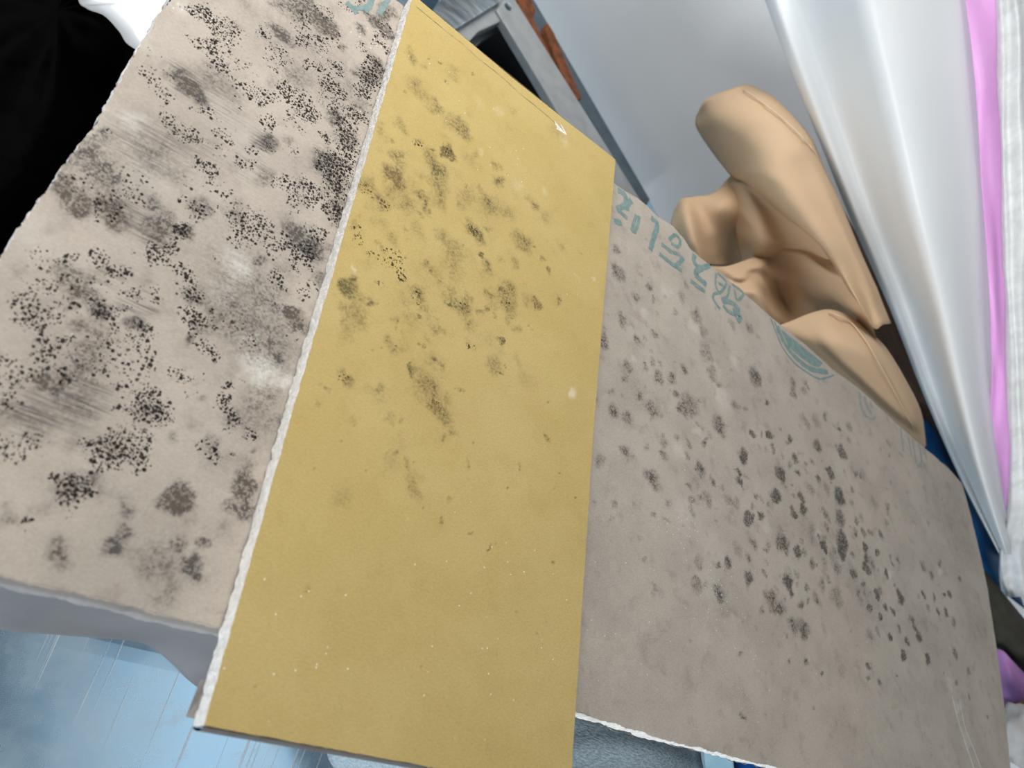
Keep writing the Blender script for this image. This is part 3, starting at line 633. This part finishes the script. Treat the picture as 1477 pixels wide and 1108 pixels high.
# ------------------------------------------------------------------ cloths and scraps below the near rim
t = NT('blue_grey_cloth'); c = t.coord()
wv = t.noise(t.coord('Object', (260, 900, 500), (0, 0, 0.3)), 1, 3, 0.7)
col = t.mix(t.ramp(wv, 0.3, 0.7), (0.20, 0.27, 0.31), (0.40, 0.48, 0.53)); t.bump(wv, 0.6, 0.001)
M_cloth = t.done(col, 0.95, 0, 0.1)
M_blue = mat_plain('blue_plastic', (0.0, 0.09, 0.40), (0.0, 0.065, 0.28), 30, 0.4, spec=0.5)
M_pale_blue = mat_plain('pale_blue_film', (0.22, 0.40, 0.50), (0.30, 0.47, 0.56), 60, 0.45)
zt = ztop - 0.004
cl = patch('cloth', [[(470, 1078, .10), (560, 1070, .20), (660, 1060, .26), (760, 1040, zt - .01), (850, 1020, zt - .004), (960, 1030, zt - .01), (1010, 1060, zt - .03)],
                     [(478, 1100, .09), (560, 1095, .19), (660, 1090, .25), (760, 1070, zt - .014), (850, 1050, zt - .006), (950, 1060, zt - .012), (1010, 1090, zt - .04)],
                     [(500, 1130, .07), (570, 1130, .17), (660, 1130, .24), (760, 1110, zt - .018), (850, 1090, zt - .012), (950, 1100, zt - .02), (1015, 1120, zt - .05)],
                     [(520, 1180, .05), (590, 1180, .14), (670, 1180, .2), (770, 1170, zt - .05), (850, 1160, zt - .05), (950, 1170, zt - .06), (1020, 1180, zt - .08)],
                     [(520, 1260, .0), (600, 1260, .03), (690, 1270, .05), (790, 1270, .06), (870, 1270, .06), (960, 1280, .06), (1040, 1280, .05)]],
           M_cloth, mode='z', n=6, thick=0.0015)
tag(cl, 'blue-grey woven cloth bunched under the near rim of the boards', 'cloth')


# ------------------------------------------------------------------ black bag on the floor at the left
t = NT('black_plastic'); c = t.coord()
t.bump(t.noise(c, 14, 3, 0.5), 0.35, 0.02)
M_black = t.done((0.0004, 0.0004, 0.0005), 0.45, 0, 0.006)
rim = [(120, -70), (112, -20), (116, 0), (126, 13), (148, 22), (165, 38), (175, 54), (197, 68), (225, 95), (228, 120), (200, 180), (130, 290), (40, 420), (-90, 520), (-330, 520), (-450, 380), (-400, 160), (-250, 0), (-60, -70), (40, -95)]
base = np.array([at_z(x, y, 0.0)[:2] for x, y in rim])
base = catmull(np.concatenate([base, base[:1]]), 5)[:-1]
ctr = base.mean(0); nb = len(base)
V = [];
prof = [(1.0, 0.0), (1.0, 0.008), (0.985, 0.02), (0.95, 0.04), (0.88, 0.06), (0.76, 0.075), (0.6, 0.085), (0.42, 0.09), (0.22, 0.092)]
for k, (s_, z_) in enumerate(prof):
    for i, q in enumerate(base):
        j = 1 + 0.006 * math.sin(i * 0.9 + k) * (k > 1)
        V.append((*(ctr + (q - ctr) * s_ * j), z_ * (1 + 0.03 * math.sin(i * 0.55 + k * 0.8))))
V.append((*ctr, 0.093))
F = [(k * nb + i, k * nb + (i + 1) % nb, (k + 1) * nb + (i + 1) % nb, (k + 1) * nb + i) for k in range(len(prof) - 1) for i in range(nb)]
F += [((len(prof) - 1) * nb + i, (len(prof) - 1) * nb + (i + 1) % nb, len(V) - 1) for i in range(nb)] + [tuple(range(nb))[::-1]]
bag = mesh_obj('black_bag', V, F, M_black, None, True)
tag(bag, 'black glossy plastic bag lying on the steel beside the mouldy board', 'bag')

cols = [[(118, -70), (150, -60), (240, -60), (330, -60), (350, -50)], [(113, -5), (140, -3), (230, -10), (320, -10), (340, 0)], [(125, 12), (153, 8), (225, 10), (310, 12), (330, 20)],
        [(150, 22), (169, 25), (225, 30), (290, 35), (310, 45)], [(172, 45), (185, 43), (225, 50), (270, 60), (290, 70)], [(183, 62), (197, 61), (222, 68), (255, 80), (275, 90)], [(202, 74), (212, 78), (228, 88), (245, 98), (265, 105)]]
wc = patch('curled_card', [[(x, y, z) for (x, y), z in zip(r, (.115, .150, .155, .12, .0))] for r in cols], mat_plain('white_card', (0.88, 0.90, 0.90), (0.86, 0.88, 0.88), 10, 0.6), mode='z', n=6, thick=0.001)
tag(wc, 'bright white card with a curled rim between the black bag and the board', 'card')

# ------------------------------------------------------------------ metal box frame with rusty straps by the wall
M_rail = mat_plain('grey_painted_metal', (0.36, 0.38, 0.39), (0.29, 0.305, 0.315), 30, 0.5, 0.25, 0.5)
M_tin = mat_plain('bright_tin', (0.66, 0.72, 0.75), (0.22, 0.28, 0.32), 22, 0.28, 0.85, 0.5, stretch=(1, 4, 1))
M_dark = mat_plain('dark_inside', (0.004, 0.005, 0.006), (0.003, 0.003, 0.004), 20, 0.9, spec=0.05)
M_rust = mat_plain('rusty_iron', (0.24, 0.075, 0.022), (0.09, 0.035, 0.02), 90, 0.85, 0.1, bump=0.6, bscale=200)
fr = thing('metal_frame', 'grey metal box frame with a black opening and rusty straps, standing by the wall', 'metal frame')
def bar(name, quad, z, depth, mat, parent=fr, bevel=0.0015):
    pts = [tuple(at_z(x, y, z)[:2]) for x, y in quad]
    a = sum(pts[i][0] * pts[(i + 1) % len(pts)][1] - pts[(i + 1) % len(pts)][0] * pts[i][1] for i in range(len(pts)))
    if a < 0: pts = pts[::-1]
    return box_between(name, pts, z - depth, z, mat, parent, bevel=bevel)
ZF = 0.13
bar('rail', [(716, 14), (736, -12), (945, 322), (915, 345)], ZF, 0.012, M_rail)
bar('rail', [(640, 60), (664, 32), (735, -8), (742, 22), (690, 46), (650, 90)], ZF - 0.004, 0.014, M_rail)
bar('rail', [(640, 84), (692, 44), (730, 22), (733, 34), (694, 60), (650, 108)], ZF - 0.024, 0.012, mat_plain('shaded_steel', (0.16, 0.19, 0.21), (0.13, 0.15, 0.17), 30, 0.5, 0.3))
bar('opening', [(640, 90), (730, 24), (880, 250), (800, 330)], 0.05, 0.048, M_dark, bevel=0)
bar('top_channel', [(622, 22), (650, -20), (730, -40), (722, 2), (660, 40), (648, 46)], ZF + 0.004, 0.02, M_tin)
bar('top_channel', [(600, -30), (690, -60), (712, -30), (640, 6)], ZF - 0.02, 0.02, mat_plain('blue_grey_tin', (0.10, 0.15, 0.20), (0.2, 0.27, 0.33), 25, 0.35, 0.6))
bar('flange_floor_strip', [(738, -12), (764, -12), (938, 288), (925, 310)], 0.07, 0.068, mat_plain('flange_strip_shade', (0.10, 0.135, 0.165), (0.075, 0.10, 0.125), 30, 0.5, 0.2))  # flange widened over the floor strip; its dark colour paints in shade there
o = bar('rusty_strap', [(740, -10), (752, -10), (772, 32), (796, 82), (790, 88), (766, 48)], ZF - 0.008, 0.012, M_rust)
o2 = bar('rusty_strap', [(786, 42), (790, 32), (800, 48), (812, 78), (840, 142), (826, 147), (804, 88)], ZF - 0.018, 0.014, M_rust)
bar('rusty_strap', [(752, -10), (764, -10), (773, 16), (770, 26)], ZF - 0.02, 0.012, M_rust)
q = at_z(732, 10, ZF)
me = bmesh.new(); bmesh.ops.create_cone(me, cap_ends=True, segments=14, radius1=0.0052, radius2=0.004, depth=0.004)
mm = bpy.data.meshes.new('screw_head'); me.to_mesh(mm); me.free(); mm.materials.append(M_tin)
so = bpy.data.objects.new('screw_head', mm); COL.objects.link(so); so.parent = fr; so.location = (q[0], q[1], ZF + 0.002)

# ------------------------------------------------------------------ crumpled kraft paper
t = NT('kraft_paper'); c = t.coord()
col = t.mix(t.ramp(t.noise(c, 7, 3), 0.35, 0.65), (0.66, 0.465, 0.29), (0.62, 0.44, 0.28))
t.bump(t.noise(c, 55, 3), 0.08, 0.004)
M_kraft = t.done(col, 0.7, 0, 0.3)
tr = t.b.inputs.get('Subsurface Weight')
kp = thing('kraft_paper', 'crumpled beige kraft paper folded behind the grey board', 'paper')
patch('paper_fold', [[(1004, 168, 1.00), (1016, 146, .965), (1046, 131, .955), (1077, 122, .98), (1092, 128, .99)],
                     [(1006, 188, .97), (1042, 176, .905), (1085, 158, .90), (1112, 140, .95), (1122, 148, .985)],
                     [(1040, 236, .94), (1090, 218, .865), (1135, 200, .87), (1158, 190, .905), (1170, 198, .94)],
                     [(1058, 256, .92), (1115, 268, .845), (1165, 258, .86), (1186, 254, .88), (1196, 256, .925)],
                     [(1120, 305, .90), (1160, 324, .835), (1205, 328, .85), (1222, 335, .865), (1232, 340, .915)],
                     [(1176, 346, .88), (1206, 378, .83), (1237, 396, .845), (1252, 408, .86), (1263, 414, .905)],
                     [(1214, 405, .87), (1240, 440, .83), (1262, 474, .845), (1274, 468, .855), (1284, 466, .90)]], M_kraft, kp, wob=0.0032, freq=15, seed=5, ridge=1.4)
patch('paper_fold', [[(972, 305, .89), (982, 288, .88), (1000, 284, .88), (1030, 278, .90), (1058, 248, .95)],
                     [(968, 326, .85), (990, 312, .82), (1012, 312, .86), (1045, 300, .87), (1085, 282, .93)],
                     [(972, 350, .83), (1000, 346, .80), (1022, 350, .85), (1058, 342, .90), (1120, 325, .91)],
                     [(985, 375, .82), (1010, 378, .80), (1032, 384, .86), (1072, 380, .93), (1150, 355, .90)]], M_kraft, kp, wob=0.003, freq=20, seed=8, ridge=1.2)
patch('paper_fold', [[(1045, 262, .935), (1070, 262, .90), (1095, 275, .885), (1120, 290, .885)],
                     [(1055, 300, .90), (1090, 310, .865), (1125, 322, .88), (1180, 340, .88)],
                     [(1062, 345, .885), (1095, 350, .855), (1140, 360, .885), (1215, 385, .88)],
                     [(1070, 380, .885), (1098, 372, .865), (1150, 385, .90), (1240, 430, .87)]], M_kraft, kp, wob=0.003, freq=20, seed=9, ridge=1.4)
patch('paper_fold', [[(1005, 384, .79), (1045, 384, .80), (1082, 372, .86), (1105, 362, .88), (1150, 355, .89), (1195, 365, .885)],
                     [(1030, 408, .77), (1068, 402, .79), (1095, 392, .83), (1114, 387, .875), (1165, 385, .865), (1225, 405, .86)],
                     [(1060, 432, .765), (1090, 425, .775), (1102, 420, .825), (1124, 430, .885), (1175, 425, .860), (1250, 450, .855)],
                     [(1092, 470, .775), (1105, 470, .785), (1122, 472, .83), (1150, 478, .875), (1190, 478, .88), (1268, 500, .87)]], M_kraft, kp, wob=0.0045, freq=30, seed=12, ridge=2.2)
patch('paper_fold', [[(1108, 474, .765), (1134, 466, .775), (1172, 451, .80), (1200, 447, .825), (1232, 460, .855), (1256, 480, .885)],
                     [(1160, 512, .78), (1188, 502, .775), (1215, 496, .785), (1242, 502, .80), (1262, 500, .83), (1278, 502, .89)],
                     [(1212, 556, .815), (1238, 548, .805), (1262, 545, .81), (1280, 546, .825), (1296, 546, .85), (1304, 544, .90)],
                     [(1272, 606, .86), (1290, 602, .85), (1304, 600, .855), (1314, 600, .865), (1322, 598, .88), (1328, 594, .915)],
                     [(1326, 650, .915), (1329, 648, .91), (1331, 647, .91), (1333, 646, .91), (1334, 645, .915), (1336, 642, .93)]], M_kraft, kp, wob=0.0015, freq=12, seed=15, ridge=.5)
def fold_line(sheet, pts, w):
    """a pale worn ridge lying on the sheet's surface"""
    V = np.array([tuple(v.co) for v in sheet.data.vertices])
    C = (V - np.array([0, 0, CZ])) @ R3
    pix = PP + FPX * C[:, :2] / C[:, 2:3]; Dv = V[:, :2] @ WN
    rows = []
    for x, y in catmull(pts, 4):
        i = np.argsort(np.hypot(pix[:, 0] - x, pix[:, 1] - y))[:4]
        Dm = Dv[i].min() - 0.0022
        rows.append([(x, y - w / 2, Dm + 0.0015), (x, y, Dm), (x, y + w / 2, Dm + 0.0015)])
    return patch('fold_line', rows, M_crease, kp, n=2, thick=0.0003)
M_crease = mat_plain('kraft_crease', (0.76, 0.60, 0.43), (0.72, 0.56, 0.39), 30, 0.7)

folds = [o for o in COL.objects if o.parent == kp]
fold_line(folds[0], [(1072, 130), (1092, 143), (1120, 164), (1145, 186), (1166, 208), (1180, 226)], 3.0)
fold_line(folds[4], [(1196, 450), (1225, 464), (1246, 488), (1268, 524), (1292, 568), (1318, 618)], 3.0)
# wooden plank at the wall foot; its dark colour also draws the shadow gap
M_wood = mat_plain('brown_wood_gap_shade', (0.075, 0.038, 0.022), (0.045, 0.024, 0.015), 30, 0.7, stretch=(1, 1, 6))
pa, pb_ = at_d(1205, 250, 1.075), at_d(1410, 705, 1.075)
zp = 0.5 * (pa[2] + pb_[2])
pa, pb_ = pa[:2], pb_[:2] + WT * 0.02
plank = box_between('plank_shadow_gap', [tuple(pa), tuple(pb_), tuple(pb_ + WN * 0.02), tuple(pa + WN * 0.02)], 0.0, zp, M_wood, bevel=0.002)
tag(plank, 'dark brown wooden plank on edge at the foot of the wall, also drawing the shadow gap behind the kraft paper', 'plank')

# ------------------------------------------------------------------ white sheet, pink film and clear film along the wall
M_white = mat_plain('white_film', (0.90, 0.93, 0.94), (0.87, 0.905, 0.92), 4, 0.42, spec=0.4)
ys = [-60, 40, 120, 210, 320, 450, 570, 690, 800]
xl = [1082, 1117, 1148, 1184, 1228, 1285, 1332, 1385, 1442]
xr = [1388, 1397, 1405, 1412, 1420, 1430, 1438, 1448, 1462]
rows = []
for k, y in enumerate(ys):
    w = xr[k] - xl[k]; e = 0.0 if k < 5 else 0.012 * (k - 4)
    rows.append([(xl[k] + 12, y + 3, 1.03 + e), (xl[k] + 1, y, .965 + e), (xl[k] + .05 * w, y, .935 + e), (xl[k] + .13 * w, y, .945 + e), (xl[k] + .20 * w, y, .944 + e), (xl[k] + .36 * w, y, .896 + e),
                 (xl[k] + .48 * w, y, .866 + e), (xl[k] + .62 * w, y, .872 + e), (xl[k] + .82 * w, y, .912 + e), (xl[k] + w, y, .960 + e), (xl[k] + w + 10, y, .985 + e)])
ws = patch('white_sheet', rows, M_white, n=6, thick=0.001)
tag(ws, 'large smooth white plastic sheet with soft folds, propped along the wall', 'plastic sheet')
M_pink = mat_plain('pink_film', (0.92, 0.44, 0.90), (0.94, 0.50, 0.92), 12, 0.45, spec=0.4)
pl = [(1386, -60), (1396, 20), (1406, 120), (1415, 250), (1424, 380), (1429, 480), (1430, 560), (1424, 650), (1432, 700), (1444, 742), (1446, 790)]
pr = [(1428, -60), (1434, 20), (1441, 120), (1446, 250), (1450, 380), (1454, 480), (1457, 560), (1460, 650), (1459, 700), (1460, 742), (1459, 790)]
rows = []
for k, (a, b) in enumerate(zip(pl, pr)):
    e = .012 * max(0, k - 5) * 0.7
    rows.append([(a[0], a[1], .945 + e), (a[0] * .7 + b[0] * .3, a[1], .948 + e + .004 * math.sin(k * 2.3)), (a[0] * .35 + b[0] * .65, a[1], .955 + e + .005 * math.sin(k * 1.7 + 1)), (b[0] + 8, b[1], .965 + e)])
pk = patch('pink_film', rows, M_pink, n=6, thick=0.0006, wob=0.002, freq=20, seed=4)
tag(pk, 'long pink plastic strip running along the top of the white sheet', 'plastic strip')

t = NT('clear_film'); c = t.coord()
nt = t.n; gl = nt.new('ShaderNodeBsdfTransparent'); gl.inputs[0].default_value = (0.97, 0.98, 0.98, 1)
mixs = nt.new('ShaderNodeMixShader')
fz = t.ramp(t.noise(t.coord('Object', (60, 60, 8)), 1.0, 3), 0.3, 0.7, 0.74, 0.96)
t.l.new(fz, mixs.inputs[0]); t.l.new(gl.outputs[0], mixs.inputs[1]); t.l.new(t.b.outputs[0], mixs.inputs[2])
t.l.new(mixs.outputs[0], nt['Material Output'].inputs[0])
M_clear = t.done((0.97, 0.99, 0.985), 0.22, 0, 0.5)
rows = []
for k, y in enumerate([-60, 30, 120, 210, 320, 430, 540, 650, 740, 800, 860]):
    x0 = [1432, 1437, 1440, 1442, 1446, 1448, 1452, 1456, 1455, 1440, 1446][k]
    e = .010 * max(0, k - 6)
    rows.append([(x0 - 2 + 3 * (k % 2), y, .942 + e), (x0 + 6 + 2 * math.sin(k * 1.3), y, .928 + e), (x0 + 15 + 3 * math.sin(k * .9 + 1), y, .934 + e + .003 * math.sin(k * 2.1)), (x0 + 27 + 4 * math.sin(k * .8), y, .925 + e), (x0 + 40, y, .934 + e + .004 * math.sin(k * 1.4)), (x0 + 55, y, .945 + e), (x0 + 90, y, .96 + e)])
cf = patch('clear_film', rows, M_clear, n=5, thick=0.0004, wob=0.004, freq=26, seed=6)
tag(cf, 'crinkled clear plastic film at the right edge beside the pink strip', 'plastic film')

# ------------------------------------------------------------------ things beyond the right end of the grey board
M_dblue = mat_plain('dark_blue_tarp', (0.0, 0.05, 0.16), (0.0, 0.075, 0.21), 25, 0.5, spec=0.3)
tp = patch('blue_tarp', [[(1318, 600, 1.040), (1340, 610, 1.040), (1362, 640, 1.060)],
                         [(1330, 660, 1.010), (1360, 665, 1.025), (1385, 690, 1.060)],
                         [(1375, 720, 1.010), (1400, 735, 1.025), (1425, 760, 1.060)],
                         [(1400, 790, 1.020), (1425, 800, 1.025), (1455, 820, 1.060)],
                         [(1415, 835, 1.030), (1440, 850, 1.025), (1480, 880, 1.040)]], M_dblue, wob=0.004, freq=25, seed=3)
tag(tp, 'dark blue tarpaulin showing between the grey board and the white sheet', 'tarpaulin')
M_olive = mat_plain('dark_olive_cloth', (0.032, 0.030, 0.022), (0.05, 0.046, 0.034), 50, 0.9)
ol = patch('dark_cloth', [[(1400, 800, .965), (1425, 828, .955), (1452, 862, .95), (1500, 920, .95)],
                          [(1410, 860, .945), (1432, 875, .93), (1465, 905, .92), (1510, 945, .92)],
                          [(1420, 930, .93), (1440, 935, .91), (1470, 945, .90), (1510, 965, .90)],
                          [(1425, 985, .95), (1445, 985, .94), (1472, 985, .93), (1510, 990, .93)]], M_olive, wob=0.006, freq=22, seed=13)
tag(ol, 'dark olive cloth bunched at the right end of the grey board', 'cloth')
M_lilac = mat_plain('lilac_plastic', (0.42, 0.20, 0.46), (0.36, 0.16, 0.40), 20, 0.45)
li = patch('lilac_bag', [[(1425, 935, .90), (1445, 938, .89), (1462, 955, .885), (1490, 985, .885)],
                         [(1430, 980, .885), (1450, 975, .875), (1468, 990, .87), (1495, 1010, .87)],
                         [(1435, 1030, .88), (1455, 1025, .875), (1472, 1025, .87), (1495, 1030, .87)]], M_lilac, wob=0.004, freq=25, seed=17)
tag(li, 'lilac plastic scrap below the dark cloth at the right edge', 'plastic scrap')
M_card = mat_plain('brown_card', (0.22, 0.12, 0.045), (0.17, 0.095, 0.04), 40, 0.85)
ca = patch('brown_card', [[(1440, 1015, .865), (1462, 1016, .86), (1500, 1000, .855)], [(1445, 1045, .86), (1465, 1046, .855), (1500, 1050, .85)], [(1448, 1075, .865), (1468, 1076, .86), (1500, 1080, .855)]], M_card, thick=0.003)
tag(ca, 'small brown cardboard scrap at the right edge of the picture', 'cardboard')
# white wadding ball
bmw = bmesh.new(); bmesh.ops.create_icosphere(bmw, subdivisions=4, radius=0.035)
for v in bmw.verts:
    p = v.co.normalized()
    v.co *= 1 + 0.14 * math.sin(p.x * 6 + p.y * 5) * math.cos(p.z * 5 + 1) + 0.05 * math.sin(p.x * 17 + p.z * 13)
mw = bpy.data.meshes.new('white_wadding'); bmw.to_mesh(mw); bmw.free()
mw.materials.append(mat_plain('white_wadding', (0.42, 0.415, 0.41), (0.36, 0.355, 0.35), 60, 0.95, bump=0.5, bscale=400))
mw.polygons.foreach_set('use_smooth', [True] * len(mw.polygons))
wd = bpy.data.objects.new('white_wadding', mw); COL.objects.link(wd)
wd.location = at_d(1486, 1064, .79)
tag(wd, 'white ball of wadding at the lower right edge', 'wadding')

# blue bits under the near rim
bb = patch('blue_box_flap', [[(1052, 1070, zt - .03), (1120, 1085, zt - .03), (1200, 1110, zt - .03)], [(1058, 1100, zt - .04), (1125, 1115, zt - .04), (1205, 1140, zt - .04)], [(1065, 1150, zt - .06), (1130, 1165, zt - .06), (1215, 1190, zt - .06)]], M_blue, mode='z', thick=0.002)
tag(bb, 'bright blue plastic flap peeping out below the grey board', 'plastic flap')
pb = patch('pale_blue_film', [[(1018, 1062, zt - .024), (1035, 1067, zt - .022), (1056, 1075, zt - .016)], [(1016, 1090, zt - .034), (1035, 1094, zt - .028), (1058, 1100, zt - .022)], [(1022, 1140, zt - .06), (1040, 1145, zt - .055), (1064, 1150, zt - .05)]], M_pale_blue, mode='z', thick=0.0008)
tag(pb, 'pale blue film between the blue-grey cloth and the blue flap', 'plastic film')
